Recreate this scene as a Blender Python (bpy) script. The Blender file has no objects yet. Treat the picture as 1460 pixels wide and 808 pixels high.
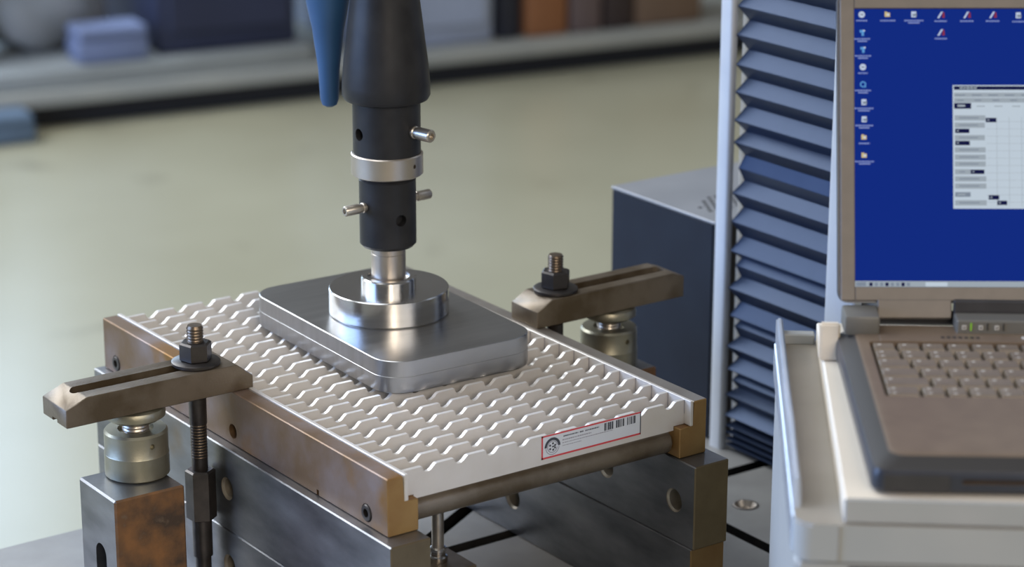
import bpy, bmesh, math, random
from mathutils import Vector, Matrix
random.seed(4)
S = 0.001          # everything below is written in millimetres
Z0 = 0.95          # height of the fixture datum above the hall floor (m)
C = bpy.context.scene.collection
PI = math.pi

# ------------------------------------------------------------------ camera
def W(x, y, z): return Vector((x * S, y * S, z * S + Z0))
cam_d = bpy.data.cameras.new('camera'); cam = bpy.data.objects.new('camera', cam_d); C.objects.link(cam)
yaw, pitch, roll = 0.952952, 0.304769, 0.0022
_fw = Vector((math.cos(yaw) * math.cos(pitch), math.sin(yaw) * math.cos(pitch), -math.sin(pitch)))
_r = Vector((math.sin(yaw), -math.cos(yaw), 0)); _u = _r.cross(_fw)
_r2 = math.cos(roll) * _r + math.sin(roll) * _u; _u2 = -math.sin(roll) * _r + math.cos(roll) * _u
M = Matrix((( _r2.x, _u2.x, -_fw.x), (_r2.y, _u2.y, -_fw.y), (_r2.z, _u2.z, -_fw.z))).to_4x4()
M.translation = W(-946.22, -1495.60, 713.84)
cam.matrix_world = M
cam_d.sensor_width = 36; cam_d.lens = 36 * 3538.885 / 1460
cam_d.clip_start = 0.05; cam_d.clip_end = 100
cam_d.dof.use_dof = True; cam_d.dof.focus_distance = 2.05; cam_d.dof.aperture_fstop = 5.4
bpy.context.scene.camera = cam

# ------------------------------------------------------------------ light
sc = bpy.context.scene
sc.view_settings.view_transform = 'Standard'; sc.view_settings.look = 'None'
sc.view_settings.exposure = 0.0; sc.view_settings.gamma = 1.0
world = bpy.data.worlds.new('hall_light'); sc.world = world; world.use_nodes = True
bg = world.node_tree.nodes['Background']
bg.inputs[0].default_value = (0.95, 0.94, 0.92, 1); bg.inputs[1].default_value = 0.16
def area(name, loc, target, sx, sy, power, col):
    d = bpy.data.lights.new(name, 'AREA'); d.shape = 'RECTANGLE'; d.size = sx; d.size_y = sy
    d.energy = power; d.color = col
    o = bpy.data.objects.new(name, d); C.objects.link(o); o.location = W(*loc)
    o.rotation_euler = (W(*target) - o.location).to_track_quat('-Z', 'Y').to_euler()
    return o
area('back_window', (-1600, 5300, 3700), (150, 300, 0), 6.0, 3.0, 460, (0.90, 0.95, 1.0))
area('low_window', (1500, 7000, 1150), (300, 1500, -600), 2.6, 1.5, 78, (0.58, 0.77, 1.0))
area('left_window', (-3900, 2300, 1100), (100, 600, -500), 4.0, 1.8, 210, (0.34, 0.54, 1.0))
area('roof_light', (-1500, 700, 4700), (100, 300, 0), 2.6, 2.6, 80, (0.90, 0.95, 1.0))
area('doorway_light', (-1700, -4000, 2000), (200, 0, 0), 0.6, 1.5, 40, (1.0, 0.82, 0.62))
area('front_fill', (-400, -5200, 2600), (200, 0, 0), 5.0, 1.8, 110, (1.0, 0.93, 0.84))  # unseen fill light added on the camera side to brighten the grating bars

# ------------------------------------------------------------------ materials
def mat(name, col, rough=0.5, metal=0.0, col2=None, scale=30.0, lo=0.35, hi=0.65, bump=0.0, bscale=400.0,
        stretch=None, rvar=0.0, emit=None, estr=1.0, spec=0.5, col3=None, detail=6.0, stain=None, stint=None):
    m = bpy.data.materials.new(name); m.use_nodes = True
    nt = m.node_tree; p = nt.nodes['Principled BSDF']; N = nt.nodes.new; L = nt.links.new
    p.inputs['Base Color'].default_value = (*col, 1); p.inputs['Roughness'].default_value = rough
    p.inputs['Metallic'].default_value = metal; p.inputs['Specular IOR Level'].default_value = spec
    if stint: p.inputs['Specular Tint'].default_value = (*stint, 1)
    tc = N('ShaderNodeTexCoord'); mp = N('ShaderNodeMapping'); L(tc.outputs['Object'], mp.inputs[0])
    if stretch: mp.inputs['Scale'].default_value = stretch
    if col2:
        n = N('ShaderNodeTexNoise'); n.inputs['Scale'].default_value = scale; n.inputs['Detail'].default_value = detail
        L(mp.outputs[0], n.inputs['Vector'])
        cr = N('ShaderNodeValToRGB'); L(n.outputs['Fac'], cr.inputs[0])
        e = cr.color_ramp.elements; e[0].position = lo; e[1].position = hi
        e[0].color = (*col, 1); e[1].color = (*col2, 1)
        if col3:
            x = cr.color_ramp.elements.new((lo + hi) / 2); x.color = (*col3, 1)
        out = cr.outputs[0]
        if stain:
            n2 = N('ShaderNodeTexNoise'); n2.inputs['Scale'].default_value = stain[1]; n2.inputs['Detail'].default_value = 5
            L(tc.outputs['Object'], n2.inputs['Vector'])
            c2 = N('ShaderNodeValToRGB'); L(n2.outputs['Fac'], c2.inputs[0])
            c2.color_ramp.elements[0].position = stain[2]; c2.color_ramp.elements[1].position = stain[3]
            mx = N('ShaderNodeMix'); mx.data_type = 'RGBA'; L(c2.outputs[0], mx.inputs[0])
            L(out, mx.inputs[6]); mx.inputs[7].default_value = (*stain[0], 1); out = mx.outputs[2]
        L(out, p.inputs['Base Color'])
        if rvar:
            mr = N('ShaderNodeMapRange'); L(n.outputs['Fac'], mr.inputs[0])
            mr.inputs[3].default_value = rough - rvar; mr.inputs[4].default_value = rough + rvar
            L(mr.outputs[0], p.inputs['Roughness'])
    if bump:
        n = N('ShaderNodeTexNoise'); n.inputs['Scale'].default_value = bscale; n.inputs['Detail'].default_value = 4
        L(mp.outputs[0], n.inputs['Vector'])
        b = N('ShaderNodeBump'); b.inputs['Strength'].default_value = bump; b.inputs['Distance'].default_value = 0.001
        L(n.outputs['Fac'], b.inputs['Height']); L(b.outputs[0], p.inputs['Normal'])
    if emit:
        p.inputs['Emission Color'].default_value = (*emit, 1); p.inputs['Emission Strength'].default_value = estr
    return m
MT = {}
MT['floor'] = mat('floor_paint', (0.36, 0.34, 0.235), 0.30, 0, (0.42, 0.40, 0.285), 1.6, 0.3, 0.7, 0.04, 40, stain=((0.27, 0.25, 0.17), 5.0, 0.64, 0.76))
MT['wall'] = mat('wall_plaster', (0.45, 0.46, 0.46), 0.8, 0, (0.5, 0.5, 0.5), 2)
MT['bed'] = mat('ground_cast_iron', (0.27, 0.265, 0.255), 0.5, 0.3, (0.34, 0.335, 0.325), 18, 0.3, 0.7, 0.05, 500)
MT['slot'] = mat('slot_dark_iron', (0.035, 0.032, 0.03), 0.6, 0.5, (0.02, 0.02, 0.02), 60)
MT['steel'] = mat('ground_steel', (0.43, 0.43, 0.43), 0.31, 1.0, (0.50, 0.495, 0.49), 14, 0.3, 0.7, 0.02, 160, (1, 14, 1), 0.04)
MT['turned'] = mat('turned_steel', (0.53, 0.52, 0.51), 0.22, 1.0, (0.60, 0.59, 0.575), 30, 0.3, 0.7, 0.03, 300, (0.3, 0.3, 6), 0.03)
MT['block'] = mat('dull_steel_block', (0.14, 0.145, 0.155), 0.36, 0.9, (0.31, 0.31, 0.315), 13, 0.3, 0.72, 0.10, 250, (1, 1, 3), 0.06, stain=((0.22, 0.15, 0.08), 9, 0.6, 0.78))
MT['bar'] = mat('browned_steel_bar', (0.19, 0.115, 0.06), 0.44, 0.5, (0.28, 0.22, 0.20), 11, 0.40, 0.60, 0.12, 260, None, 0.07, stain=((0.25, 0.12, 0.025), 13, 0.50, 0.62))
MT['barend'] = mat('orange_brown_bar_end', (0.34, 0.21, 0.075), 0.5, 0.3, (0.26, 0.14, 0.045), 30)
MT['endreflect'] = mat('block_end_warm_reflection', (0.22, 0.17, 0.10), 0.45, 0.7, (0.16, 0.12, 0.07), 30, 0.3, 0.7, 0.08, 400)  # warm reflection painted into the colour of the front-facing block ends
MT['bartop'] = mat('grey_brown_bar_top', (0.30, 0.27, 0.24), 0.42, 0.7, (0.38, 0.35, 0.32), 20)
MT['zinc'] = mat('pale_zinc_grating', (0.62, 0.585, 0.545), 0.28, 0.12, (0.68, 0.65, 0.62), 30, 0.3, 0.7, 0.03, 600, spec=0.8)
MT['clamp'] = mat('clamp_forged_steel', (0.125, 0.092, 0.056), 0.40, 0.6, (0.21, 0.17, 0.125), 25, 0.38, 0.62, 0.2, 500, None, 0.06)
MT['oxide'] = mat('black_oxide', (0.055, 0.05, 0.048), 0.36, 0.7, (0.09, 0.08, 0.075), 60)
MT['thread'] = mat('oily_thread', (0.15, 0.115, 0.085), 0.35, 0.8, (0.22, 0.17, 0.12), 80)
MT['jack'] = mat('olive_zinc_jack', (0.30, 0.285, 0.215), 0.40, 0.8, (0.38, 0.36, 0.28), 60, 0.3, 0.7, 0.10, 900)
MT['bore'] = mat('bronze_grey_bore', (0.36, 0.31, 0.24), 0.4, 0.7, (0.44, 0.40, 0.33), 60)
MT['rust'] = mat('rusty_block', (0.27, 0.13, 0.05), 0.62, 0.3, (0.075, 0.05, 0.035), 30, 0.40, 0.62, 0.35, 300, col3=(0.18, 0.095, 0.045), stain=((0.22, 0.16, 0.11), 60, 0.62, 0.75))
MT['black'] = mat('black_anodised', (0.017, 0.017, 0.019), 0.40, 0.0, (0.026, 0.026, 0.028), 50, spec=0.3)
MT['blackhole'] = mat('bore_shadow_black', (0.01, 0.01, 0.01), 0.7)
MT['screw'] = mat('screw_steel', (0.48, 0.43, 0.37), 0.34, 0.9, (0.6, 0.55, 0.48), 90)
MT['ring'] = mat('satin_ring_steel', (0.54, 0.475, 0.41), 0.36, 0.95, (0.60, 0.54, 0.475), 40)
MT['blue'] = mat('blue_rubber', (0.025, 0.085, 0.20), 0.5, 0, (0.03, 0.10, 0.23), 20)
MT['boxside'] = mat('dark_blue_grey_paint', (0.010, 0.014, 0.025), 0.55, 0, (0.012, 0.017, 0.029), 30, spec=0.25)
MT['boxfront'] = mat('matt_black_panel', (0.012, 0.012, 0.015), 0.6)
MT['boxtop'] = mat('grey_lid_paint', (0.27, 0.28, 0.30), 0.45, 0.1, (0.31, 0.32, 0.34), 12)
MT['bellows'] = mat('bellows_coated_cloth', (0.014, 0.021, 0.042), 0.36, 0, (0.018, 0.026, 0.05), 40, 0.3, 0.7, 0.05, 700, spec=0.40, stint=(0.34, 0.54, 1.0))
MT['alu'] = mat('pale_aluminium', (0.58, 0.61, 0.66), 0.45, 0.2, (0.63, 0.66, 0.70), 20)
MT['panel'] = mat('pale_cream_panel', (0.62, 0.60, 0.56), 0.6)
MT['cart'] = mat('cart_grey_plastic', (0.37, 0.385, 0.39), 0.42, 0, (0.41, 0.42, 0.42), 12, 0.3, 0.7, 0.03, 900)
MT['carttop'] = mat('cart_taupe_channel', (0.30, 0.27, 0.225), 0.5, 0, (0.34, 0.305, 0.26), 14)
MT['rail'] = mat('cart_rail_blue_white', (0.62, 0.68, 0.78), 0.25, 0.55, (0.70, 0.75, 0.84), 30)
MT['board'] = mat('cream_board', (0.74, 0.66, 0.54), 0.55, 0, (0.80, 0.72, 0.60), 9, stain=((0.66, 0.57, 0.46), 40, 0.68, 0.8))
MT['boardedge'] = mat('board_grey_edge', (0.37, 0.385, 0.39), 0.5, 0, (0.40, 0.41, 0.415), 20)
MT['laptop'] = mat('laptop_taupe_plastic', (0.165, 0.120, 0.084), 0.42, 0.05, (0.19, 0.14, 0.098), 60, 0.3, 0.7, 0.05, 1500)
MT['lapedge'] = mat('laptop_slate_edge', (0.035, 0.04, 0.055), 0.33, 0.1, (0.042, 0.048, 0.065), 40)
MT['lapdark'] = mat('laptop_dark_plastic', (0.035, 0.034, 0.037), 0.45, 0, (0.045, 0.044, 0.047), 40)
MT['bezel'] = mat('laptop_bezel_plastic', (0.135, 0.115, 0.095), 0.45, 0.05, (0.155, 0.13, 0.108), 60)
MT['hinge'] = mat('laptop_grey_hinge', (0.15, 0.145, 0.13), 0.45, 0.1)
MT['key'] = mat('key_taupe_plastic', (0.17, 0.135, 0.10), 0.38, 0, (0.195, 0.155, 0.115), 60)
MT['legend'] = mat('key_legend_white', (0.62, 0.60, 0.56), 0.5)
MT['keywell'] = mat('key_well_dark', (0.03, 0.027, 0.025), 0.6)
def emi(n, c, s=1.0): return mat(n, (0.0, 0.0, 0.0), 0.6, 0, emit=c, estr=s, spec=0.03)
MT['scr_blue'] = emi('screen_blue', (0.004, 0.022, 0.21))
MT['scr_white'] = emi('screen_white', (0.50, 0.58, 0.66))
MT['scr_grey'] = emi('screen_grey', (0.20, 0.24, 0.30))
MT['scr_mid'] = emi('screen_light_grey', (0.32, 0.37, 0.42))
MT['scr_navy'] = emi('screen_navy', (0.006, 0.008, 0.05))
MT['scr_txt'] = emi('screen_caption', (0.22, 0.28, 0.55))
MT['scr_icon'] = emi('screen_icon_pale', (0.50, 0.58, 0.72))
MT['scr_yel'] = emi('screen_icon_yellow', (0.60, 0.48, 0.22))
MT['scr_red'] = emi('screen_icon_red', (0.24, 0.03, 0.05))
MT['scr_cyan'] = emi('screen_icon_cyan', (0.10, 0.30, 0.62))
MT['led'] = emi('led_green', (0.20, 0.42, 0.03), 1.0)
MT['lab_white'] = mat('label_film', (0.66, 0.69, 0.74), 0.4)
MT['lab_red'] = mat('label_red_ink', (0.62, 0.06, 0.07), 0.4)
MT['lab_black'] = mat('label_black_ink', (0.05, 0.055, 0.07), 0.4)
MT['lab_grey'] = mat('label_grey_ink', (0.30, 0.29, 0.34), 0.4)

# ------------------------------------------------------------------ mesh helpers (mm in, metres out)
def box(bm, x0, x1, y0, y1, z0, z1, bev=0.0, mi=0, seg=1):
    r = bmesh.ops.create_cube(bm, size=1.0)
    for v in r['verts']:
        v.co = Vector(((x0 + x1) / 2 + v.co.x * (x1 - x0), (y0 + y1) / 2 + v.co.y * (y1 - y0), (z0 + z1) / 2 + v.co.z * (z1 - z0)))
    fs = set(f for v in r['verts'] for f in v.link_faces)
    for f in fs: f.material_index = mi
    if bev:
        es = set(e for v in r['verts'] for e in v.link_edges)
        rr = bmesh.ops.bevel(bm, geom=list(es), offset=bev, segments=seg, affect='EDGES', profile=0.5)
        for f in rr['faces']: f.material_index = mi
    return bm
def frame(axis, up=(0, 0, 1)):
    a = Vector(axis).normalized(); u = Vector(up)
    if abs(a.dot(u)) > 0.95: u = Vector((1, 0, 0))
    x = u.cross(a).normalized(); y = a.cross(x)
    return x, y, a
def lathe(bm, prof, loc=(0, 0, 0), axis=(0, 0, 1), n=40, mi=0, cap=True, rot=0.0, miseg=None):
    """prof = [(radius, height)...] swept round axis through loc"""
    x, y, a = frame(axis); rings = []
    for (r, h) in prof:
        rings.append([bm.verts.new(Vector(loc) + a * h + (x * math.cos(rot + 2 * PI * k / n) + y * math.sin(rot + 2 * PI * k / n)) * r) for k in range(n)])
    for i in range(len(rings) - 1):
        for k in range(n):
            f = bm.faces.new((rings[i][k], rings[i][(k + 1) % n], rings[i + 1][(k + 1) % n], rings[i + 1][k]))
            f.material_index = miseg[i] if miseg else mi
    if cap:
        f = bm.faces.new(list(reversed(rings[0]))); f.material_index = mi
        f = bm.faces.new(rings[-1]); f.material_index = miseg[-1] if miseg else mi
    return bm
def prism(bm, pts, a0, a1, axis='y', mi=0):
    """closed outline swept along an axis; pts are the two other coordinates in x,y,z order"""
    def mk(p, t):
        if axis == 'y': return (p[0], t, p[1])
        if axis == 'x': return (t, p[0], p[1])
        return (p[0], p[1], t)
    A = [bm.verts.new(mk(p, a0)) for p in pts]; B = [bm.verts.new(mk(p, a1)) for p in pts]; n = len(pts)
    fs = [bm.faces.new((A[i], A[(i + 1) % n], B[(i + 1) % n], B[i])) for i in range(n)]
    fs += [bm.faces.new(list(reversed(A))), bm.faces.new(B)]
    for f in fs: f.material_index = mi
    return bm
def rrect(x0, x1, y0, y1, r, n=6):
    o = []
    for cx, cy, a in ((x1 - r, y1 - r, 0), (x0 + r, y1 - r, 90), (x0 + r, y0 + r, 180), (x1 - r, y0 + r, 270)):
        for k in range(n + 1):
            t = math.radians(a + 90 * k / n); o.append((cx + r * math.cos(t), cy + r * math.sin(t)))
    return o
def BM(): return bmesh.new()
def finish(name, bm, mats, parent=None, origin=None, local=False, sharp=35):
    """turn a bmesh in mm into ONE mesh object"""
    bmesh.ops.recalc_face_normals(bm, faces=bm.faces)
    if local:
        for v in bm.verts: v.co = v.co * S
        loc = Vector((0, 0, 0))
    else:
        for v in bm.verts: v.co = W(*v.co)
        if parent is not None:
            inv = parent_matrix(parent).inverted()
            for v in bm.verts: v.co = inv @ v.co
            loc = Vector((0, 0, 0))
        else:
            if origin is None:
                xs = [v.co.x for v in bm.verts]; ys = [v.co.y for v in bm.verts]; zs = [v.co.z for v in bm.verts]
                loc = Vector(((min(xs) + max(xs)) / 2, (min(ys) + max(ys)) / 2, min(zs)))
            else: loc = W(*origin)
            for v in bm.verts: v.co -= loc
    me = bpy.data.meshes.new(name); bm.to_mesh(me); bm.free()
    for m in (mats if isinstance(mats, (list, tuple)) else [mats]): me.materials.append(MT[m])
    for p in me.polygons: p.use_smooth = True
    me.set_sharp_from_angle(angle=math.radians(sharp))
    o = bpy.data.objects.new(name, me); C.objects.link(o); o.location = loc
    if parent is not None: o.parent = parent
    return o
def parent_matrix(o):
    m = Matrix.LocRotScale(o.location, o.rotation_euler, o.scale)
    return parent_matrix(o.parent) @ m if o.parent else m
def tag(o, label=None, cat=None, group=None, kind=None):
    for k, v in (('label', label), ('category', cat), ('group', group), ('kind', kind)):
        if v: o[k] = v
    return o
def thing(name, label, cat, loc, rotz=0.0, group=None):
    o = bpy.data.objects.new(name, None); C.objects.link(o); o.empty_display_size = 0.02
    o.location = W(*loc); o.rotation_euler = (0, 0, rotz); return tag(o, label, cat, group)
def copy_tree(o, parent=None):
    c = o.copy(); C.objects.link(c); c.parent = parent
    for ch in [x for x in list(bpy.data.objects) if x.parent == o]: copy_tree(ch, c)
    return c
def cut(o, cutters):
    """subtract bmesh cutters (mm, world) from object o and bake the result"""
    inv = parent_matrix(o).inverted(); bm = BM()
    for c in cutters: c(bm)
    bmesh.ops.recalc_face_normals(bm, faces=bm.faces)
    for v in bm.verts: v.co = W(*v.co)
    me = bpy.data.meshes.new('cutter'); bm.to_mesh(me); bm.free()
    co = bpy.data.objects.new('cutter', me); C.objects.link(co)
    md = o.modifiers.new('cut', 'BOOLEAN'); md.operation = 'DIFFERENCE'; md.object = co; md.solver = 'EXACT'
    try: md.material_mode = 'INDEX'
    except Exception: pass
    bpy.context.view_layer.update()
    dg = bpy.context.evaluated_depsgraph_get()
    new = bpy.data.meshes.new_from_object(o.evaluated_get(dg)); old = o.data
    o.modifiers.clear(); o.data = new; new.name = old.name
    bpy.data.objects.remove(co); bpy.data.meshes.remove(me); bpy.data.meshes.remove(old)
    for p in new.polygons: p.use_smooth = True
    new.set_sharp_from_angle(angle=math.radians(35))
    return o

# ------------------------------------------------------------------ hall shell
bm = BM(); box(bm, -6000, 12000, -6000, 9000, -1000, -950)
tag(finish('floor', bm, 'floor'), 'pale beige painted concrete hall floor', kind='structure')
bm = BM(); box(bm, -6000, 12000, 9000, 9100, -950, 2600)
tag(finish('wall_back', bm, 'wall'), 'grey wall at the far end of the hall', kind='structure')

# ------------------------------------------------------------------ machine bed with T-slots
BX0, BX1, BY0, BY1 = -420, 980, -112, 480
bed = thing('machine_bed', 'flat ground steel machine bed with dark T-slots under the fixture', 'machine bed', (280, 184, -950))
bm = BM(); box(bm, BX0, BX1, BY0, BY1, -300, -198, 3)
top = finish('bed_plate', bm, ['bed', 'slot'], bed)
def slotcut(bm):
    box(bm, BX0 - 20, BX1 + 20, 230, 246, -222, -150)
def slotcut2(bm):
    for x in (451, 751, 151 - 300): box(bm, x, x + 14, BY0 - 20, BY1 + 20, -222, -150)
def slotdiag(bm):
    b2 = BM(); box(b2, -95, 180, -7.5, 7.5, -222, -150)
    R = Matrix.Rotation(math.radians(30), 4, 'Z'); T = Matrix.Translation((252, 291, 0))
    for v in b2.verts: v.co = T @ (R @ v.co)
    me = bpy.data.meshes.new('t'); b2.to_mesh(me); b2.free(); bm.from_mesh(me); bpy.data.meshes.remove(me)
def borecut(bm): lathe(bm, [(13, -214), (13, -150)], (508, 165, 0), n=32)
cut(top, [slotcut]); cut(top, [slotcut2]); cut(top, [slotdiag]); cut(top, [borecut])
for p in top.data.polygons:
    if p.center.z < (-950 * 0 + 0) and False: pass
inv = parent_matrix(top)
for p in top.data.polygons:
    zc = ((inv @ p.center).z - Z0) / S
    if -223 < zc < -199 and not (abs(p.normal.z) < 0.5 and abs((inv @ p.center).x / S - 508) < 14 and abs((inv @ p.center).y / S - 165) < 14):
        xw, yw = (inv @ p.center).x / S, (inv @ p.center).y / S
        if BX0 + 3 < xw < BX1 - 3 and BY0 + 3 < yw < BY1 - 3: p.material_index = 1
bm = BM(); lathe(bm, [(12.8, -197.6), (10.5, -197.3), (9.2, -199.5), (7.4, -202.5), (4.6, -202.5), (4.2, -208)], (508, 165, 0), n=32, cap=False)
lathe(bm, [(10, -213.5), (10, -206)], (508, 165, 0), n=24)
tag(finish('bore_bush', bm, 'ring', bed), 'bright ringed bush in a bore')
bm = BM(); box(bm, BX0 + 60, BX1 - 60, BY0 + 30, BY1 - 60, -950, -300, 4)
finish('bed_pedestal', bm, 'boxside', bed)

# ------------------------------------------------------------------ stacked steel blocks
def blockobj(x0, x1, y0, y1, z0, z1, label, holes, axis_len=60, group=None, mats=('block', 'barend')):
    bm = BM(); box(bm, x0, x1, y0, y1, z0, z1, 1.0)
    for f in bm.faces:
        if f.normal.y < -0.7: f.material_index = 1
    o = finish('spacer_block', bm, ['block', 'barend' if 'brown front' in label else 'endreflect', 'bore'])
    tag(o, label, 'steel block', group)
    cs = []
    for (y, z, r) in holes:
        cs.append(lambda b, y=y, z=z, r=r: lathe(b, [(r + 1.5, -20), (r + 1.5, 2), (r, 3.5), (r, x1 - x0 + 20)], (x0 - 1, y, z), (1, 0, 0), 28, mi=2))
    for c in cs: cut(o, [c])
    return o
blockobj(-9, 28, -18, 489, -123.2, -48.2, 'upper grey steel block under the left brown bar', [(240, -85, 8.5)])
blockobj(-9, 28, -18, 489, -198, -123.4, 'lower grey steel block, left stack, beneath another block', [(240, -156, 8.5)])
blockobj(287, 323.5, -23, 489, -122.9, -48.2, 'upper grey steel block under the right brown bar', [(4, -86, 9), (98, -86, 9)])
blockobj(287, 323.5, -20, 489, -198, -123.1, 'lower steel block, right stack, with brown front end', [(238, -162, 10)])

# ------------------------------------------------------------------ brown support bars with ledges
lb = thing('support_bar', 'left brown steel bar with ledge carrying the grating edge', 'steel bar', (14, 242, -48))
bm = BM(); prism(bm, [(0, 0), (14.4, 0), (14.4, -21.6), (28.4, -21.6), (28.4, -48.1), (0, -48.1)], 0, 484, 'y')
bmesh.ops.bevel(bm, geom=[e for e in bm.edges], offset=0.8, segments=1, affect='EDGES')
for f in bm.faces:
    if f.calc_center_median().y < 0.5: f.material_index = 1
o = finish('bar_body', bm, ['bar', 'barend'], lb)
cut(o, [lambda b: lathe(b, [(6.5, -5), (6.5, 9), (3.2, 9.1), (3.2, 40)], (-0.5, 243, -36), (1, 0, 0), 24)])
for y in (30.6, 459.7):
    cut(o, [lambda b, y=y: lathe(b, [(7.6, -5), (7.6, 8)], (0, y, -37.5), (1, 0, 0), 24)])
cut(o, [lambda b: box(b, -2, 3, 103, 106.5, -49, -43)])
for y in (30.6, 459.7):
    bm = BM()
    lathe(bm, [(6.9, -9), (6.9, 0.6), (6.3, 1.3), (3.6, 1.3), (3.4, -3.5)], (0.2, y, -37.5), (-1, 0, 0), 24, cap=False)
    lathe(bm, [(3.6, -4), (3.6, -3.2)], (0.2, y, -37.5), (-1, 0, 0), 6)
    tag(finish('socket_screw', bm, 'oxide', lb), 'black socket head screw')
rb = thing('support_bar', 'right brown steel bar with ledge nearer the black box', 'steel bar', (303, 242, -48))
bm = BM(); prism(bm, [(317, 0), (317, -48.1), (288.6, -48.1), (288.6, -21.6), (302.6, -21.6), (302.6, 0)], 0, 484, 'y')
bmesh.ops.bevel(bm, geom=[e for e in bm.edges], offset=0.8, segments=1, affect='EDGES')
for f in bm.faces:
    c = f.calc_center_median()
    if c.y < 0.5 or (c.x < 289.5): f.material_index = 1
    elif c.z > -0.6: f.material_index = 2
finish('bar_body', bm, ['bar', 'barend', 'bartop'], rb)

# ------------------------------------------------------------------ round rod under the grating front, and the small post
bm = BM(); lathe(bm, [(8.5, 0), (10.5, 2), (10.5, 256), (8.5, 258)], (29.5, 17, -36.2), (1, 0, 0), 32)
tag(finish('round_rod', bm, 'clamp'), 'round brown steel rod spanning between bars under the grating front', 'rod')
tp = thing('displacement_probe', 'thin bright steel probe rod standing below the middle of the grating', 'probe', (160, 172, -170))
bm = BM(); lathe(bm, [(5.4, -158), (5.4, -34), (4, -32), (4, -25.6)], (160, 172, 0), n=24); finish('probe_rod', bm, 'screw', tp)
bm = BM(); lathe(bm, [(8.2, -170), (8.6, -168.5), (8.6, -165), (6.6, -164), (6.6, -160.5), (7.6, -159.5), (7.6, -157), (5.4, -156)], (160, 172, 0), n=24); finish('probe_collar', bm, 'turned', tp)
bm = BM(); box(bm, 134, 184, 146, 192, -198, -170, 1.2)
tag(finish('probe_block', bm, 'clamp'), 'dark brown steel block under the thin probe rod', 'steel block')

# ------------------------------------------------------------------ serrated grating
gr = thing('grating', 'pale serrated steel grating tread held between the two brown bars', 'grating', (158, 242, -25))
def bearing_bar(y, th):
    pts = [(29, -25), (29, -21.2), (19, -21.2), (19, 0)]; xn = 37.0
    while xn < 296:
        seq = [(0, 0), (1.1, -2.8), (2.8, -4.6), (4.8, -5.3), (6.9, -4.9), (8.9, -3.8), (10.8, -2.0), (12.4, -0.6), (14.0, 0)]
        for dx, dz in seq:
            if xn + dx < 298: pts.append((xn + dx, dz))
        xn += 30
    pts += [(299, 0), (299, -21.2), (288, -21.2), (288, -25)]
    bm = BM(); prism(bm, pts, y, y + th, 'y'); return bm
proto = finish('bearing_bar', bearing_bar(8, 3.6), 'zinc', gr, sharp=50)
for k in range(1, 22):
    c = proto.copy(); C.objects.link(c); c.location = proto.location + Vector((0, 22.05 * k * S, 0))
for (x0, x1) in ((15.2, 18.9), (299.1, 302.2)):
    bm = BM(); box(bm, x0, x1, -0.5, 484, -21.2, 0.9, 0.5)
    fl = finish('side_flange', bm, 'zinc', gr)
# grey strips drawn as the slits where the bar ends meet the right flange
for k in range(22):
    y = 8 + 22.05 * k
    bm = BM(); box(bm, 298.9, 299.09, y - 0.75, y - 0.1, -12, 0.2)
    finish('flange_slit', bm, 'lab_grey', gr)
# label on the front bar (y = 8 face)
lab = BM(); LX0, LX1, LZ0, LZ1 = 151.5, 253.0, -20.5, 0.0
def q(bm, x0, x1, z0, z1, y, mi): box(bm, x0, x1, y - 0.1, y, z0, z1, 0, mi)
box(lab, LX0, LX1, 7.75, 7.98, LZ0, LZ1 - 0.4, 0, 0)
lb_y = 7.74
for (x0, x1, z0, z1) in ((LX0, LX1, LZ0, LZ0 + 1.5), (LX0, LX1, LZ1 - 1.7, LZ1 - 0.4), (LX0, LX0 + 1.5, LZ0, LZ1 - 0.4)):
    q(lab, x0, x1, z0, z1, lb_y, 1)
q(lab, LX1 - 1.0, LX1, LZ0, LZ1 - 0.4, lb_y, 2)
# round emblem: heavy upper arc, inner ring, small marks
ex, ez = LX0 + 11.0, -11.3
def arc(bm, cx, cz, r0, r1, a0, a1, y, mi, n=18):
    pts = [(cx + r1 * math.cos(math.radians(a0 + (a1 - a0) * k / n)), cz + r1 * math.sin(math.radians(a0 + (a1 - a0) * k / n))) for k in range(n + 1)]
    pts += [(cx + r0 * math.cos(math.radians(a1 - (a1 - a0) * k / n)), cz + r0 * math.sin(math.radians(a1 - (a1 - a0) * k / n))) for k in range(n + 1)]
    prism(bm, pts, y - 0.1, y, 'y', mi)
arc(lab, ex, ez, 5.6, 7.9, 0, 180, lb_y, 2); arc(lab, ex, ez, 4.5, 5.2, 10, 350, lb_y, 3)
arc(lab, ex, ez, 6.3, 6.9, 185, 355, lb_y, 3)
for a in (20, 80, 150, 215, 285, 335):
    cx, cz = ex + 2.8 * math.cos(math.radians(a)), ez + 2.8 * math.sin(math.radians(a))
    arc(lab, cx, cz, 0.0001, 1.0, 0, 359, lb_y, 2, 8)
q(lab, ex - 0.5, ex + 1.9, ez - 0.5, ez + 0.7, lb_y, 2)
random.seed(7)
for (x0, x1, z, h) in ((22, 37, -4.6, 1.1), (38.5, 42, -4.6, 1.1), (44, 58, -4.6, 1.1), (21, 50, -7.7, 1.0), (21, 72, -10.2, 0.7), (21, 40, -12.6, 0.6)):
    x = LX0 + x0
    while x < LX0 + x1:
        w = random.uniform(0.7, 1.9); q(lab, x, min(x + w, LX0 + x1), z - h / 2, z + h / 2, lb_y, 3 if z < -7 else 2); x += w + random.uniform(0.4, 0.8)
for bx in (63.5, 75.5, 87):
    x = LX0 + bx
    while x < LX0 + bx + 8:
        w = random.choice((0.6, 0.9, 1.5)); q(lab, x, x + w, -9.2, -2.6, lb_y, 2); x += w + random.choice((0.4, 0.6, 0.9))
tag(finish('label_sticker', lab, ['lab_white', 'lab_red', 'lab_black', 'lab_grey'], gr), 'white sticker with red border, round emblem and bars')

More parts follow.
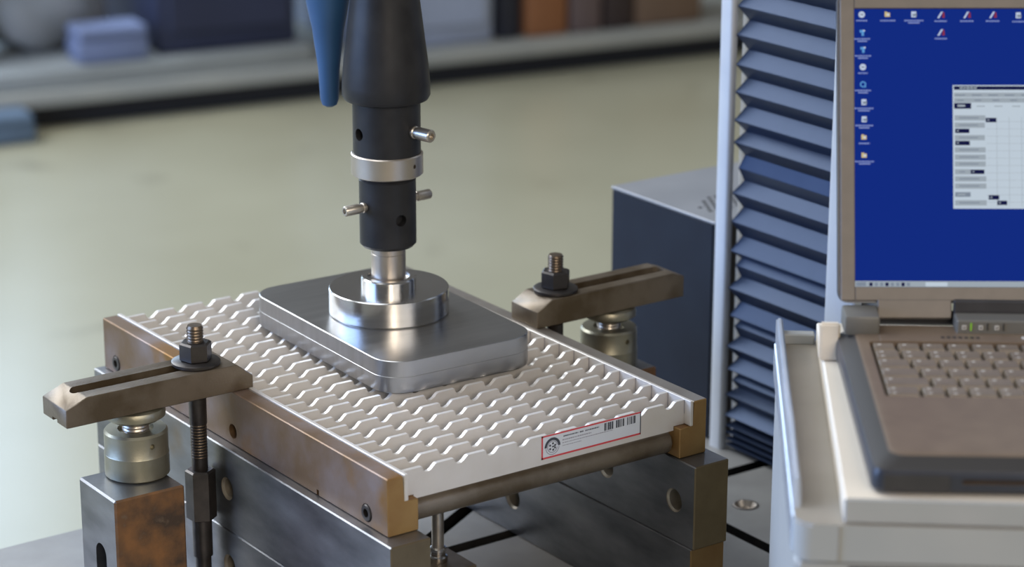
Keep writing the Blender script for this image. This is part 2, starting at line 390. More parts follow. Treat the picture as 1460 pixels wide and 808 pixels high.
# ------------------------------------------------------------------ load plate and disc
pl = BM(); PA = math.radians(-1.75)
def prr(d):
    return [(179.1 + x * math.cos(PA) - y * math.sin(PA), 274.2 + x * math.sin(PA) + y * math.cos(PA)) for x, y in rrect(-76.3 + d, 76.3 - d, -123.4 + d, 123.4 - d, 26 - d, 8)]
lay = [(prr(0.8), 0.05), (prr(0), 0.8), (prr(0), 14.2), (prr(0.25), 14.5), (prr(0.25), 28.1), (prr(0.85), 28.6)]
rings = [[pl.verts.new((x, y, z)) for x, y in pts] for pts, z in lay]
for a, b in zip(rings, rings[1:]):
    for k in range(len(a)): pl.faces.new((a[k], a[(k + 1) % len(a)], b[(k + 1) % len(a)], b[k]))
pl.faces.new(list(reversed(rings[0]))); pl.faces.new(rings[-1])
tag(finish('load_plate', pl, 'steel', origin=(180, 277, 0), sharp=28), 'thick bright rounded steel load plate lying on the grating', 'steel plate')
AX = (179.2, 276.4, 0)   # axis of the ram
dk = thing('pressure_disc', 'bright turned steel disc with a raised boss on the load plate', 'steel disc', (AX[0], AX[1], 28.6))
bm = BM(); lathe(bm, [(52.0, 28.7), (52.2, 29.4), (53.2, 30.0), (53.2, 51.4), (52.4, 52.2), (25, 52.2)], AX, n=72); finish('disc_body', bm, 'turned', dk, sharp=25)
bm = BM(); lathe(bm, [(24.4, 52.0), (24.4, 60.5), (23.4, 61.8), (18.8, 61.8), (18.2, 59.0), (15.6, 58.0)], AX, n=56, cap=False); finish('disc_boss', bm, 'turned', dk, sharp=25)

# ------------------------------------------------------------------ loading ram
rm = thing('loading_ram', 'black and steel loading ram pressing down on the bright disc', 'ram', (AX[0], AX[1], 58))
bm = BM(); lathe(bm, [(14.6, 58.2), (15.3, 59), (15.3, 83), (15.0, 83.4), (15.0, 84), (15.3, 84.4), (15.3, 92)], AX, n=48); finish('ram_shaft', bm, 'ring', rm, sharp=25)
bm = BM(); lathe(bm, [(22.5, 90.2), (25.0, 93.0), (25.0, 150.5), (23.2, 152.6), (22.8, 158)], AX, n=64)
sl = finish('coupling_sleeve', bm, 'black', rm, sharp=25)
cut(sl, [lambda b: lathe(b, [(5.2, 17), (5.2, 40)], (AX[0], AX[1], 118), (-0.08, -1, 0), 24)])
bm = BM(); lathe(bm, [(30.4, 155.2), (31.5, 156.2), (31.5, 173.6), (30.6, 174.6), (27, 174.6)], AX, n=64)
rg = finish('clamp_ring', bm, 'ring', rm, sharp=25); tag(rg, 'bright satin steel ring')
cut(rg, [lambda b: lathe(b, [(1.9, 22), (1.9, 40)], (AX[0], AX[1], 166), (0.30, -1, 0), 12)])
bm = BM(); lathe(bm, [(29.6, 174), (29.6, 226)], AX, n=64)
ad = finish('black_adapter', bm, 'black', rm, sharp=25)
cut(ad, [lambda b: lathe(b, [(5.4, 20), (5.4, 40)], (AX[0], AX[1], 194), (-1, -0.05, 0), 24)])
bm = BM(); lathe(bm, [(33, 221), (36.5, 222.5), (38.4, 226), (38.2, 236), (36.6, 255), (34, 275), (31, 300), (27, 330), (24, 420)], AX, n=64)
finish('load_cell', bm, 'black', rm, sharp=35)
def setscrew(parent, base, d, l, r):
    bm = BM()
    lathe(bm, [(r * 0.85, -8), (r * 0.85, 1.0), (r, 1.6), (r, 3.0), (r * 0.86, 3.8), (r * 0.86, 6.6), (r, 7.2), (r, l - 1), (r * 0.85, l), (r * 0.5, l), (r * 0.46, l - 3)], base, d, 20, cap=False)
    lathe(bm, [(r * 0.5, l - 3.4), (r * 0.5, l - 2.8)], base, d, 6)
    finish('set_screw', bm, 'screw', parent)
setscrew(ad, (AX[0] + 9, AX[1] - 28, 196.5), (0.24, -1, -0.02), 22, 5.6)
setscrew(sl, (AX[0] - 24.5, AX[1] - 2, 128.5), (-1, -0.06, 0), 22, 4.5)
setscrew(sl, (AX[0] + 24.5, AX[1] + 2, 128.5), (1, 0.06, 0), 22, 4.5)
bm = BM(); lathe(bm, [(3, 206), (6.5, 208), (8.2, 213), (9.5, 240), (14, 275), (20, 305), (26, 335), (27, 420)], (158, 336, 0), n=32)
tag(finish('blue_sleeve', bm, 'blue'), 'blurred blue tapering sleeve hanging behind the black load cell', 'sleeve')

# ------------------------------------------------------------------ clamps
def hexa(bm, x, y, z0, z1, af, rot=0.0, mi=0):
    r = af / math.sqrt(3)
    lathe(bm, [(r * 0.9, z0), (r, z0 + 0.9), (r, z1 - 1.4), (r * 0.86, z1)], (x, y, 0), n=6, rot=rot, mi=mi)
def threaded(bm, x, y, z0, z1, r, pitch=2.0, n=20):
    pr = [(r - 0.8, z0)]; z = z0
    while z < z1 - pitch: pr += [(r, z + pitch * 0.3), (r, z + pitch * 0.45), (r - 0.9, z + pitch * 0.95)]; z += pitch
    pr += [(r - 1.2, z1)]; lathe(bm, pr, (x, y, 0), n=n)
def clamp_bar(x0, x1, y0, y1, h, bl, bh, br, brh, sx0, sx1, label, flip):
    o_pts = [(x0, 0.05), (x1, 0.05), (x1, brh), (x1 - br, h), (x0 + bl, h), (x0, bh)]
    bm = BM(); prism(bm, o_pts, y0, y1, 'y')
    bmesh.ops.bevel(bm, geom=[e for e in bm.edges], offset=0.7, segments=1, affect='EDGES')
    o = finish('strap_clamp', bm, 'clamp'); tag(o, label, 'clamp')
    yc = (y0 + y1) / 2
    cut(o, [lambda b: prism(b, rrect(sx0, sx1, yc - 7.6, yc + 7.6, 7.5), -10, h + 10, 'z')])
    for gx in flip: cut(o, [lambda b, gx=gx: box(b, gx, gx + 7, yc - 4.5, yc + 4.5, -3, 3.2)])
    return o
clamp_bar(-153, 19.5, 240, 284, 23.5, 19, 15.8, 15, 11.5, -138, -8, 'slotted strap clamp at left, resting across the left bar', (-155,))
clamp_bar(307, 477.5, 228, 269, 25, 17, 15.7, 13, 20.3, 330, 468, 'slotted strap clamp at right, reaching over toward the black box', ())
def stud(x, y, zt, h, label, coupling=True):
    t = thing('clamp_stud', label, 'stud', (x, y, -198))
    bm = BM(); threaded(bm, x, y, -60, zt, 7.2, 2.6); finish('threaded_rod', bm, 'thread', t)
    bm = BM(); lathe(bm, [(7.0, -197.9), (7.0, -30), (7.6, -29), (7.6, -6)], (x, y, 0), n=20); finish('plain_shank', bm, 'oxide', t)
    bm = BM(); lathe(bm, [(19.5, h + 0.1), (20.6, h + 1), (20.6, h + 3.2), (19, h + 4.2), (8, h + 4.2)], (x, y, 0), n=36); finish('washer', bm, 'oxide', t)
    bm = BM(); hexa(bm, x, y, h + 4.2, h + 20, 24, 0.27); finish('hex_nut', bm, 'oxide', t)
    if coupling:
        bm = BM(); hexa(bm, x, y, -116, -71, 22.5, 0.05); finish('coupling_nut', bm, 'oxide', t)
        bm = BM(); lathe(bm, [(8.6, -150), (8.6, -116)], (x, y, 0), n=20); finish('stud_sleeve', bm, 'oxide', t)
    return t
stud(-22.5, 262, 58, 23.5, 'dark threaded stud with nut and coupling through the left clamp')
stud(342, 248.5, 60, 25, 'dark threaded stud with nut through the right clamp')
def jack(x, y, zb, label):
    t = thing('screw_jack', label, 'jack', (x, y, zb))
    h = -zb
    bm = BM(); lathe(bm, [(25.5, zb + 0.1), (27, zb + 1.5), (27, zb + 20)], (x, y, 0), n=56, cap=False); 
    lathe(bm, [(25.5, zb + 0.1), (25.5, zb + 0.3)], (x, y, 0), n=56)
    kn = finish('knurled_band', bm, 'jack', t)
    bm = BM(); lathe(bm, [(27, zb + 20), (26.6, zb + 20.6), (26.6, zb + h - 22.5), (25, zb + h - 20.5), (15, zb + h - 20.5), (14.2, zb + h - 24)], (x, y, 0), n=56); bd = finish('jack_body', bm, 'jack', t)
    cut(bd, [lambda b: lathe(b, [(2.4, 22), (2.4, 40)], (x, y, zb + 31), (0.05, -1, 0), 14)])
    bm = BM(); threaded(bm, x, y, zb + h - 28, zb + h - 11, 11.5, 3.0, 28); finish('jack_screw', bm, 'screw', t)
    bm = BM(); lathe(bm, [(12, -13), (20, -12.4), (25.2, -9), (25.4, -5), (24, -2.2), (20, -0.1)], (x, y, 0), n=48); finish('jack_pad', bm, 'jack', t)
    return t
jack(-81, 262, -61, 'olive zinc screw jack under the left clamp tail on the rusty block')
jack(405, 249, -61, 'olive zinc screw jack under the right clamp near the black box')
def riser(x0, x1, y0, y1, label, slot=True):
    bm = BM(); box(bm, x0, x1, y0, y1, -197.9, -61, 1.6)
    for f in bm.faces:
        n = f.normal
        f.material_index = 1 if abs(n.y) > 0.7 else 0
    o = finish('riser_block', bm, ['block', 'rust']); tag(o, label, 'steel block')
    if slot:
        cut(o, [lambda b: prism(b, rrect((y0 + y1) / 2 - 9.5 - 3, (y0 + y1) / 2 + 9.5 - 3, -190, -108, 9.4), x0 - 5, x1 + 5, 'x')])
    return o
riser(-126, -62, 215, 281, 'tall rusty steel riser block carrying the left screw jack')
riser(378, 442, 222, 290, 'steel riser block carrying the right screw jack', False)

# ------------------------------------------------------------------ controller box
cb = thing('controller_box', 'dark blue grey electronics box with grey lid behind the right clamp', 'electronics box', (690, 403, -198))
BXX0, BXX1, BYY0, BYY1, BZ = 590, 800, 318, 486, 33
bm = BM(); box(bm, BXX0, BXX1, BYY0 + 3, BYY1, -197.9, BZ - 3, 1.5); finish('box_body', bm, 'boxside', cb)
bm = BM(); box(bm, BXX0 + 0.5, BXX1 - 0.5, BYY0, BYY0 + 3, -197.5, BZ - 5, 0.6); finish('front_panel', bm, 'boxfront', cb)
bm = BM(); box(bm, BXX0 - 0.8, BXX1 + 0.8, BYY0 - 0.5, BYY1 + 0.8, BZ - 3, BZ, 0.8); finish('box_lid', bm, 'boxtop', cb)
bm = BM()
for i in range(9):
    for j in range(6):
        x = 612 + i * 9 + (j % 2) * 4.5; y = 352 + j * 8
        if j * 1.2 > i + 3.5: continue
        lathe(bm, [(2.7, BZ - 0.5), (2.7, BZ + 0.15)], (x, y, 0), n=8)
tag(finish('vent_holes', bm, 'blackhole', cb), 'cluster of black vent holes', kind='stuff')

# ------------------------------------------------------------------ machine column with bellows
co = thing('machine_column', 'pale machine column frame with two upright edges around dark bellows', 'column', (600, 200, -198))
bm = BM(); prism(bm, rrect(580.5, 589.5, 290, 308.5, 3.5, 3), -197.9, 520, 'z'); finish('edge_profile', bm, 'alu', co)
bm = BM(); prism(bm, rrect(560, 572, 84, 124.8, 4, 3), -197.9, 520, 'z'); finish('edge_profile', bm, 'alu', co)
bm = BM(); box(bm, 603, 609, 60, 300, -197.9, 520); finish('back_panel', bm, 'panel', co)
bl = thing('bellows', 'dark blue folded bellows on the machine column', 'bellows', (595, 190, -198))
ridges = [(340, 0), (313, 0), (284, 0), (256, 0), (228, 0), (199, 0), (172, 0), (144, 0), (122, 0), (96, -4.5), (71, 0), (42, 0), (12, 0), (-3, -4.5), (-26, 1), (-55, -1), (-66, -5), (-87, 1), (-111, 0), (-123, -4.5), (-138, 1), (-160, 1), (-171, 0), (-178, 0), (-185, 0), (-191, 0)]
D = 10.0
def ring(bm, z, d): return [bm.verts.new(p) for p in ((595 - d, 281 + d * 0.65, z), (595 - d, 116 - d * 0.2, z), (601, 116 - d * 0.2, z), (601, 281 + d * 0.65, z))]
for i, (z, dt) in enumerate(ridges):
    zt = (z + ridges[i - 1][0]) / 2 if i else z + 13
    zb_ = (z + ridges[i + 1][0]) / 2 if i < len(ridges) - 1 else -197.5
    gap = min(zt - z, z - zb_)
    bm = BM()
    a, b, c = ring(bm, zb_, 0.6), ring(bm, z - 0.35, D + dt), ring(bm, zt, 0.6)
    b2 = ring(bm, z + 0.35, D + dt)
    for p, r_ in ((a, b), (b, b2), (b2, c)):
        for k in range(4): bm.faces.new((p[k], p[(k + 1) % 4], r_[(k + 1) % 4], r_[k]))
    bm.faces.new(a); bm.faces.new(c)
    finish('pleat', bm, 'bellows', bl, sharp=10)

# ------------------------------------------------------------------ trolley (local frame: x right, y away, z up)
TH = math.radians(52.5)
Q = (198.9, -368.4, 141.6)
CT = math.radians(50.8) - PI / 2
ct = thing('trolley', 'pale grey plastic equipment trolley with a raised rim carrying the laptop', 'trolley', (Q[0], Q[1], -950), CT)
ZB = 141.6 - 24.7 + 950       # board top above the floor, local mm
bm = BM(); box(bm, -62, 330, -138, 215, ZB - 17, ZB, 1.2)
for f in bm.faces:
    if f.normal.y < -0.7: f.material_index = 1
finish('top_board', bm, ['board', 'boardedge'], ct, local=True)
ZF = ZB - 17.2
bm = BM(); prism(bm, rrect(-92, 360, -140, 222, 11, 5), ZF - 25, ZF, 'z')
bmesh.ops.bevel(bm, geom=[e for e in bm.edges if abs(e.verts[0].co.z - e.verts[1].co.z) < 0.1 and e.verts[0].co.z > ZF - 1], offset=1.6, segments=2, affect='EDGES')
for f in bm.faces:
    if f.normal.z > 0.9: f.material_index = 1
finish('top_frame', bm, ['cart', 'carttop'], ct, local=True)
# raised rail along the left side, with a sloping front end
bm = BM(); prism(bm, [(-118, ZF - 4), (-100, ZF + 14), (222, ZF + 18), (226, ZF + 12), (222, ZF - 4)], -92.5, -87.5, 'x')
bmesh.ops.bevel(bm, geom=[e for e in bm.edges], offset=1.4, segments=2, affect='EDGES')
finish('side_rail', bm, 'rail', ct, local=True)
bm = BM(); box(bm, -93.4, -90, -120, 222, ZF - 28, ZF - 2, 1.2); finish('rail_foot', bm, 'rail', ct, local=True)
bm = BM(); box(bm, -64.6, -63.6, -140.6, -139, ZF - 25, ZF - 1); finish('end_cap_seam', bm, 'carttop', ct, local=True)
bm = BM(); box(bm, -90, -63, 212, 222, ZF - 0.5, ZF + 8, 1); finish('rear_lip', bm, 'cart', ct, local=True)
bm = BM(); prism(bm, [(124, ZB + 0.2), (127, ZB + 28), (133, ZB + 28), (136, ZB + 0.2)], -65, -50, 'x')
bmesh.ops.bevel(bm, geom=[e for e in bm.edges], offset=1.5, segments=2, affect='EDGES')
tag(finish('corner_tab', bm, 'board', ct, local=True), 'white upright tab behind the laptop corner')
bm = BM(); box(bm, -91.5, 350, -136, 220, 120, ZF - 25.5, 4)
finish('trolley_body', bm, 'cart', ct, local=True)
bm = BM(); box(bm, -58, 330, -137.4, -134, 700, ZF - 30, 1); finish('front_gap_shade', bm, 'lapdark', ct, local=True)  # dark slab on the body front painted for the shade of a gap
for x in (-90, 320):
    for y in (-100, 180):
        bm = BM(); lathe(bm, [(48, -14), (50, -10), (50, 10), (48, 14)], (x, y, 50), (1, 0, 0), 24); box(bm, x - 20, x + 20, y - 8, y + 8, 60, 121, 2)
        finish('caster', bm, 'lapdark', ct, local=True)

# ------------------------------------------------------------------ laptop
lt = thing('laptop', 'open taupe laptop showing a blue desktop, standing on the trolley board', 'laptop', (Q[0], Q[1], Q[2] - 24.4), TH - PI / 2)
H = 24.4; LW = 288   # base from x=-46 to x=LW
bm = BM()
lays = [(rrect(-47, LW - 2, -128, 140, 7, 4), 1.0), (rrect(-49, LW, -131, 142, 8, 4), 4.0), (rrect(-49, LW, -131, 142, 8, 4), 13),
        (rrect(-47.5, LW - 1, -130, 142, 8, 4), 17), (rrect(-37, LW - 10, -121, 140, 10, 4), 23.6), (rrect(-34, LW - 13, -118, 138, 10, 4), 24.2)]
rings = [[bm.verts.new((x, y, z)) for x, y in pts] for pts, z in lays]
for i, (a, b) in enumerate(zip(rings, rings[1:])):
    for k in range(len(a)):
        f = bm.faces.new((a[k], a[(k + 1) % len(a)], b[(k + 1) % len(a)], b[k])); f.material_index = 1 if i < 4 else 0
bm.faces.new(list(reversed(rings[0]))).material_index = 1; bm.faces.new(rings[-1])
base = finish('laptop_base', bm, ['laptop', 'lapedge', 'keywell'], lt, local=True)
def lcut(o, fn):     # cutter given in laptop-local mm
    R = Matrix.Rotation(TH - PI / 2, 3, 'Z'); off = Vector((Q[0], Q[1], Q[2] - H))
    def g(b):
        fn(b)
        for v in b.verts: v.co = R @ v.co + off
    cut(o, [g])
KX0, KX1, KY0, KY1 = -28.5, 266, -14, 101
lcut(base, lambda b: prism(b, rrect(KX0, KX1, KY0, KY1, 3, 3), H - 4.4, H + 10, 'z'))
for p in base.data.polygons:
    c = p.center / S
    if abs(c.z - (H - 4.4)) < 0.3: p.material_index = 2
lcut(base, lambda b: box(b, 8, 60, -136, -124, 8.5, 11.5))
lcut(base, lambda b: box(b, 72, 180, -136, -127.5, 5.5, 9.5))
bm = BM(); box(bm, -42, 0.0, -131.6, -130.2, 3.5, 14.5, 0.4); finish('front_bumper', bm, 'lapdark', lt, local=True)
for x in (55, 120):
    bm = BM(); box(bm, x, x + 7, -131.7, -130.3, 8.2, 9.7, 0.2); finish('front_latch', bm, 'legend', lt, local=True)
# feet
for x in (-30, LW - 20):
    for y in (-105, 120):
        bm = BM(); lathe(bm, [(6, 0.05), (6, 1.2)], (x, y, 0), n=14); finish('rubber_foot', bm, 'lapdark', lt, local=True)
# raised rear deck, grilles
bm = BM(); box(bm, -20, LW - 18, 101.5, 116, H - 0.6, H + 0.4, 0.4); finish('rear_deck', bm, 'laptop', lt, local=True)
bm = BM()
for i in range(7): box(bm, 24 + i * 4.2, 26.6 + i * 4.2, 108, 111.5, H + 0.3, H + 0.6)
finish('deck_grille', bm, 'keywell', lt, local=True)
# keyboard keys
rows = [(-12, [24, 17, 15, 20, 19, 96, 19, 19, 19, 17, 15]),
        (7, [33] + [19] * 10 + [33, 19]), (26, [28] + [19] * 11 + [36]), (45, [24] + [19] * 12 + [24]), (64, [19] * 13 + [34]),
        (83.5, [17.6] * 16)]
key_m = {}
legs = BM()
for ri, (ky, ws) in enumerate(rows):
    x = -26.6; kh = 17.4 if ri < 5 else 13.5
    for w in ws:
        kw = w - 1.6
        if x + w > KX1 + 1: break
        if (round(kw, 1), kh) not in key_m:
            b = BM(); i = 1.1
            lo = [b.verts.new(p) for p in ((0, 0, 0), (kw, 0, 0), (kw, kh, 0), (0, kh, 0))]
            up = [b.verts.new(p) for p in ((i, 1.6, 4.6), (kw - i, 1.6, 4.6), (kw - i, kh - 0.6, 4.6), (i, kh - 0.6, 4.6))]
            for k in range(4): b.faces.new((lo[k], lo[(k + 1) % 4], up[(k + 1) % 4], up[k]))
            b.faces.new(up); b.faces.new(list(reversed(lo)))
            bmesh.ops.bevel(b, geom=[e for e in b.edges if e.verts[0].co.z > 4 and e.verts[1].co.z > 4], offset=0.35, segments=1, affect='EDGES')
            o = finish('key', b, 'key', lt, local=True); key_m[(round(kw, 1), kh)] = o.data
        else:
            o = bpy.data.objects.new('key', key_m[(round(kw, 1), kh)]); C.objects.link(o); o.parent = lt
        o.location = (x * S, ky * S, (H - 4.4) * S)
        zt = H + 0.22
        if w < 60:
            lw = min(2.6, kw * 0.2)
            box(legs, x + 3.4, x + 3.4 + lw, ky + kh - 5.2, ky + kh - 3.6, zt, zt + 0.12)
            if ri in (0, 4) and w < 26: box(legs, x + 3.4, x + 3.4 + lw, ky + 3.4, ky + 4.8, zt, zt + 0.12)
        x += w
finish('key_legends', legs, 'legend', lt, local=True)
# hinge covers and status strip
bm = BM(); box(bm, -44.5, -19, 117, 146, H - 2, H + 13, 2.2, seg=2); finish('hinge_cover', bm, 'hinge', lt, local=True)
bm = BM(); box(bm, LW - 30, LW - 4, 117, 146, H - 2, H + 13, 2.2, seg=2); finish('hinge_cover', bm, 'hinge', lt, local=True)
bm = BM(); lathe(bm, [(5.5, -40), (5.5, LW - 8)], (0, 153, H + 1), (1, 0, 0), 20); finish('hinge_barrel', bm, 'lapdark', lt, local=True)
bm = BM(); box(bm, 36.8, LW - 32, 141, 146.5, H - 2, H + 18, 0.8); finish('lid_gap_blackout', bm, 'lapdark', lt, local=True)  # dark plate added so the gap under the lid reads as shade
bm = BM(); box(bm, 36.5, LW - 32, 122, 140, H - 2, H + 9.5, 1.2); ss = finish('status_strip', bm, 'hinge', lt, local=True)
for i, x in enumerate((40.5, 52.5, 64)):
    bm = BM(); box(bm, x, x + 3.0, 121.2, 121.9, H + 2.8, H + 5.8); box(bm, x + 0.8, x + 2.2, 121.0, 121.3, H + 3.6, H + 5.0, 0, 1)
    finish('status_symbol', bm, ['legend', 'lapedge'], ss if False else lt, local=True)
    bm = BM(); box(bm, x + 6, x + 6.9, 121.3, 122.0, H + 2.0, H + 7.5); finish('status_light', bm, 'led' if i == 0 else 'keywell', lt, local=True)
bm = BM(); box(bm, 82, 92, 108, 112.5, H + 0.3, H + 0.9, 0.2); finish('power_button', bm, 'legend', lt, local=True)
# lid: frame with its own axes (x right, z up along the screen, -y out of the screen)
TL = math.radians(21)
lid = bpy.data.objects.new('screen_lid', None); C.objects.link(lid); lid.parent = lt
lid.location = (0, 143 * S, (H + 6) * S); lid.rotation_euler = (Matrix.Rotation(-TL, 3, 'X') @ Matrix.Rotation(math.radians(-0.6), 3, 'Y')).to_euler()
def lidpart(name, bm, m): return finish(name, bm, m, lid, local=True)
SX0, SX1, SZ0, SZ1 = -34.6, 252, 20.6, 226
bm = BM(); prism(bm, rrect(-46.5, LW - 2, 9.5, 240, 8, 4), 1.5, 13, 'y')
for f in bm.faces:
    if abs(f.normal.y) < 0.5: f.material_index = 1
lidpart('lid_shell', bm, ['lapdark', 'lapedge'])
bm = BM()
for (x0, x1, z0, z1) in ((-45.0, SX0, 10.5, 238.5), (SX1, LW - 4, 10.5, 238.5), (SX0, SX1, 10.5, SZ0), (SX0, SX1, SZ1, 238.5)):
    box(bm, x0, x1, -1.8, 1.6, z0, z1, 0.5)
box(bm, -18.5, 35.5, -2.4, 6, -2.5, 11.5, 0.8)
lidpart('bezel', bm, 'bezel')
bm = BM(); box(bm, SX0 - 1, SX1 + 1, 0.9, 1.5, SZ0 - 1, SZ1 + 1); lidpart('display', bm, 'scr_blue')
def sq(bm, x0, x1, z0, z1, mi=0, y=0.82): box(bm, x0, x1, y, y + 0.06, z0, z1, 0, mi)
# desktop icons: picture and caption
icons = [(-28.8, 221.8, 0, 8), (-9.7, 221.8, 1, 11), (9.4, 221.8, 2, 14), (29.2, 221.4, 3, 9), (48.3, 221.4, 3, 10), (67.3, 221.4, 3, 10), (86, 221, 2, 9), (29.2, 208.4, 3, 9),
         (105, 221, 2, 9), (124, 221, 1, 9),
         (-28.4, 208.2, 4, 12), (-28, 195.6, 4, 12), (-28.1, 182.8, 0, 7), (-28, 170, 5, 12), (-27.4, 156.7, 2, 14), (-27.3, 144, 2, 13), (-27.2, 130.8, 1, 8), (-27.1, 117.4, 1, 14)]
random.seed(3)
for (x, z, k, cw) in icons:
    bm = BM()
    if k == 0: arc(bm, x, z, 0.0001, 2.4, 0, 359, 0.85, 0, 14); sq(bm, x - 1.2, x + 1.2, z - 0.5, z + 0.5, 1, 0.7)
    elif k == 1: sq(bm, x - 2.2, x + 1.6, z - 1.6, z + 1.4, 2); sq(bm, x - 2.2, x - 0.4, z + 1.4, z + 2.1, 2); sq(bm, x - 0.6, x + 1.0, z - 0.8, z + 0.8, 0, 0.7)
    elif k == 2: sq(bm, x - 1.8, x + 1.8, z - 2.0, z + 2.3, 0); sq(bm, x - 0.9, x + 2.2, z - 1.2, z + 0.6, 1, 0.7)
    elif k == 3:
        prism(bm, [(x - 2.6, z - 2.3), (x - 1.2, z - 2.3), (x + 1.6, z + 2.5), (x + 0.3, z + 2.5)], 0.8, 0.85, 'y', 0)
        prism(bm, [(x + 0.8, z - 2.0), (x + 2.9, z - 2.0), (x + 2.6, z + 2.0), (x + 1.6, z + 2.0)], 0.8, 0.85, 'y', 3)
    elif k == 4: sq(bm, x - 1.9, x + 1.6, z + 0.3, z + 2.2, 4); sq(bm, x - 0.6, x + 1.2, z - 2.2, z + 0.4, 4); sq(bm, x + 0.4, x + 2.0, z + 1.2, z + 2.2, 0, 0.7)
    else: arc(bm, x, z, 1.4, 2.3, 0, 359, 0.85, 4, 14); prism(bm, [(x + 1, z - 1.4), (x + 1.8, z - 2.4), (x + 2.4, z - 2.0), (x + 1.6, z - 1.0)], 0.8, 0.85, 'y', 4)
    xx = x - cw / 2
    while xx < x + cw / 2:
        w = random.uniform(0.8, 2.0); sq(bm, xx, min(xx + w, x + cw / 2), z - 5.0, z - 4.0, 5); xx += w + 0.35
    if cw > 11: sq(bm, x - cw * 0.3, x + cw * 0.3, z - 6.6, z - 5.7, 5)
    lidpart('desktop_icon', bm, ['scr_icon', 'scr_grey', 'scr_yel', 'scr_red', 'scr_cyan', 'scr_txt'])
# program window
bm = BM(); wx0, wx1, wz0, wz1 = 37.6, 150.0, 78.3, 169.4
sq(bm, wx0, wx1, wz0, wz1, 0, 0.82); sq(bm, wx0 + 0.9, wx1 - 0.9, 166.0, 168.6, 2, 0.74)
xx = wx0 + 5
for w in (2.4, 1.6, 2.8, 2.2, 2.0): sq(bm, xx, xx + w, 166.7, 167.9, 1, 0.68); xx += w + 0.4
sq(bm, wx0 + 0.9, wx1 - 0.9, 160.6, 163.8, 3, 0.74); sq(bm, wx0 + 0.9, wx1 - 0.9, 156.6, 160.0, 1, 0.74)
for i in range(8): sq(bm, wx0 + 2 + i * 12, wx0 + 9 + i * 12, 161.6, 162.4, 4, 0.68); sq(bm, wx0 + 3 + i * 13, wx0 + 8 + i * 13, 157.8, 158.6, 4, 0.68)
sq(bm, 38.6, 51.0, 152.0, 156.2, 2, 0.74); sq(bm, 41, 46.6, 153.4, 155.0, 1, 0.68)
for i in range(7): sq(bm, 55 + i * 13, 61 + i * 13, 153.4, 154.2, 3, 0.74)
for (z, w) in ((145.2, 22.5), (139.8, 22), (130.6, 22), (121.6, 22.5), (116.2, 22.5), (111.2, 22.5), (105.4, 11.5), (100.2, 22.8), (94.9, 22.8), (82.6, 23)):
    sq(bm, 38.9, 38.9 + w, z - 1.9, z + 1.9, 1, 0.74); sq(bm, 42, 36 + w * 0.9, z - 0.3, z + 0.4, 4, 0.68)
for (x0, x1, z) in ((61.6, 69.3, 143.6), (39.2, 49.6, 135.6), (39.2, 49.9, 126.6), (50.4, 60.4, 105.4), (63.4, 71.0, 86.6), (69.6, 76.8, 82.6)):
    sq(bm, x0, x1, z - 1.6, z + 1.6, 2, 0.70); sq(bm, x0 + 1.2, x0 + 2.6, z - 0.4, z + 0.5, 1, 0.64)
sq(bm, 38.9, 50.2, 87.0, 90.4, 4, 0.70); sq(bm, 40.4, 46.5, 88.2, 89.2, 1, 0.64)
for i in range(9): sq(bm, 69.5 + i * 9, 69.75 + i * 9, 80, 146, 1, 0.76)
for i in range(12): sq(bm, 62, 149, 83 + i * 5.4, 83.2 + i * 5.4, 3, 0.76)
lidpart('program_window', bm, ['scr_white', 'scr_mid', 'scr_navy', 'scr_mid', 'scr_grey'])
bm = BM(); sq(bm, SX0, SX1, SZ0, SZ0 + 4.4, 0, 0.82)
sq(bm, -33.5, -26.5, 21.2, 24.2, 3, 0.74)
for i in range(8): sq(bm, -24 + i * 3.9, -21.6 + i * 3.9, 21.3, 23.9, 4 if i % 3 else 2, 0.74)
sq(bm, 17, 33, 21.2, 24.2, 1, 0.74)
lidpart('taskbar', bm, ['scr_mid', 'scr_white', 'scr_navy', 'scr_grey', 'scr_grey'])

# ------------------------------------------------------------------ far background: low platform with stored goods
MT['platf'] = mat('platform_grey_paint', (0.30, 0.31, 0.29), 0.6, 0, (0.36, 0.36, 0.32), 3)
MT['pallet'] = mat('pallet_grey_board', (0.27, 0.29, 0.29), 0.7, 0, (0.32, 0.33, 0.32), 5)
MT['gapshade'] = mat('platform_gap_shadow', (0.008, 0.009, 0.013), 0.8)  # near-black colour stands for the shadow gap under the platform
BA = math.radians(-8.6); BO = (2171, 4700)
def bgw(u, v): return (BO[0] + u * math.cos(BA) - v * math.sin(BA), BO[1] + u * math.sin(BA) + v * math.cos(BA))
x0, y0 = bgw(900, 400)
pf = thing('storage_platform', 'long low grey platform with shadow gap painted black along the far floor', 'platform', (x0, y0, -950), BA)
def lbox(bm, u0, u1, v0, v1, z0, z1, bev, ou=0, ov=0): box(bm, u0 - ou, u1 - ou, v0 - ov, v1 - ov, z0, z1, bev, seg=2)
bm = BM(); lbox(bm, -600, 3300, -30, 900, 62, 105, 8, 900, 400); finish('platform_deck', bm, 'platf', pf, local=True)
bm = BM(); lbox(bm, -330, 3290, 0, 880, 0.5, 62, 4, 900, 400); finish('shadow_gap_block', bm, 'gapshade', pf, local=True)
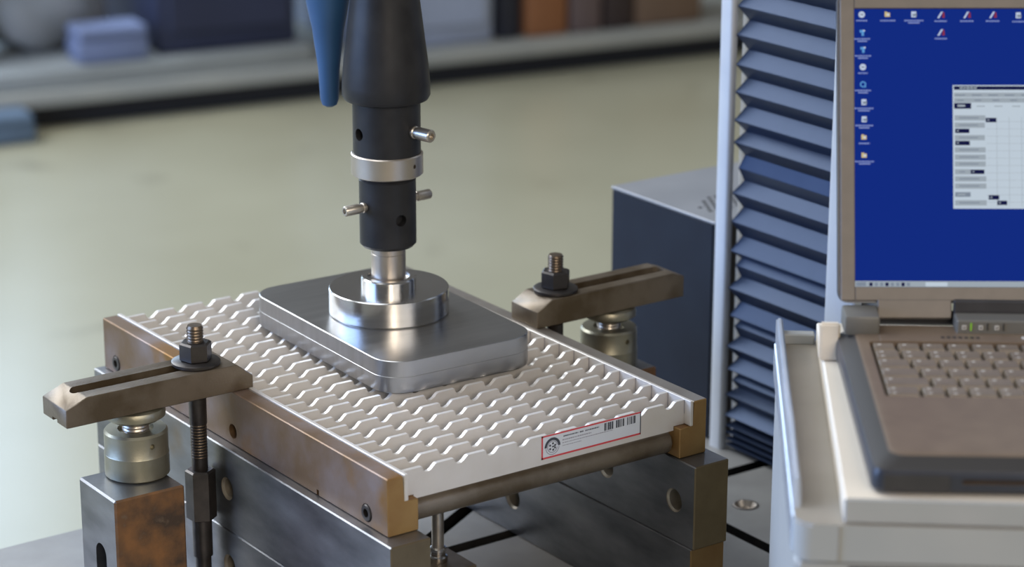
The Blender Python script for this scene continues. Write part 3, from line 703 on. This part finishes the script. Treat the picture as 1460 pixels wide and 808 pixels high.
def good(name, label, cat, u0, u1, v0, v1, h, col, extra=None, group=None, z=-845, bev=14):
    key = 'bg_' + name + str(len(MT)); MT[key] = mat('stored_' + name + '_paint', col, 0.6, 0, tuple(c * 1.2 for c in col), 4)
    uc, vc = (u0 + u1) / 2, (v0 + v1) / 2; w, d = (u1 - u0) / 2, (v1 - v0) / 2
    x, y = bgw(uc, vc)
    t = thing(name, label, cat, (x, y, z), BA, group)
    bm = BM(); box(bm, -w, w, -d, d, 0.5, h, bev, seg=2); finish(name + '_body', bm, key, t, local=True)
    if extra == 'lid':
        bm = BM(); box(bm, -w + 4, w - 4, -d - 5, d + 5, h, h + 30, 8); finish('lid', bm, key, t, local=True)
    if extra == 'door':
        bm = BM(); box(bm, -w + 30, w - 30, -d - 14, -d - 1, 60, h - 60, 6); finish('door', bm, key, t, local=True)
    return t
good('grey_pallet', 'blurred grey pallet board under the navy cabinet, far left', 'pallet', -590, 520, 0, 700, 52, (0.27, 0.29, 0.29), z=-845, bev=6)
x, y = bgw(-175, 330)
bm = BM(); bmesh.ops.create_icosphere(bm, subdivisions=3, radius=1.0)
for v in bm.verts:
    c = v.co; k = 1 + 0.08 * math.sin(5 * c.x + 3 * c.z) + 0.05 * math.sin(9 * c.y)
    v.co = Vector((x + 190 * c.x * k, y + 150 * c.y * k, 150 * max(c.z, -0.85) * k))
zmin = min(v.co.z for v in bm.verts)
for v in bm.verts: v.co.z += -792.5 - zmin
MT['sack'] = mat('sack_cloth', (0.24, 0.26, 0.27), 0.8, 0, (0.30, 0.31, 0.32), 12)
tag(finish('sack', bm, 'sack'), 'blurred pale grey sack at the far upper left', 'sack')
good('plastic_crate', 'blurred periwinkle blue crate in front of the pale sack', 'crate', -170, 40, 30, 150, 70, (0.16, 0.20, 0.34), 'lid', z=-792.5)
good('equipment_cabinet', 'blurred navy cabinet standing far behind, left of the ram', 'cabinet', 75, 500, 60, 600, 700, (0.020, 0.026, 0.060), 'door', z=-792.5)
good('slate_locker', 'blurred slate blue locker at the far upper left corner', 'locker', -620, -400, 180, 600, 600, (0.05, 0.075, 0.12), 'door', z=-792.5)
good('equipment_cabinet', 'blurred pale blue-grey cabinet far behind, right of the ram', 'cabinet', 700, 1130, 40, 600, 700, (0.30, 0.34, 0.44), 'door')
good('steel_post', 'blurred dark post beside the pale cabinet at far back', 'post', 1150, 1225, 40, 140, 700, (0.015, 0.016, 0.025))
good('carton', 'blurred orange brown carton next to the dark post', 'carton', 1240, 1380, 30, 330, 300, (0.24, 0.095, 0.035), 'lid')
good('carton', 'blurred mauve brown carton, middle of the far cartons', 'carton', 1390, 1500, 30, 330, 300, (0.12, 0.085, 0.08), 'lid')
good('carton', 'blurred darkest brown carton among the far cartons', 'carton', 1510, 1610, 30, 330, 300, (0.035, 0.022, 0.02), 'lid')
good('carton', 'blurred tan carton, rightmost of the far cartons', 'carton', 1620, 1860, 30, 330, 300, (0.15, 0.095, 0.06), 'lid')
good('floor_tray', 'blurred slate blue tray standing on the floor at far left edge', 'tray', -560, -352, -150, -45, 50, (0.10, 0.15, 0.22), 'lid', z=-949.8, bev=6)
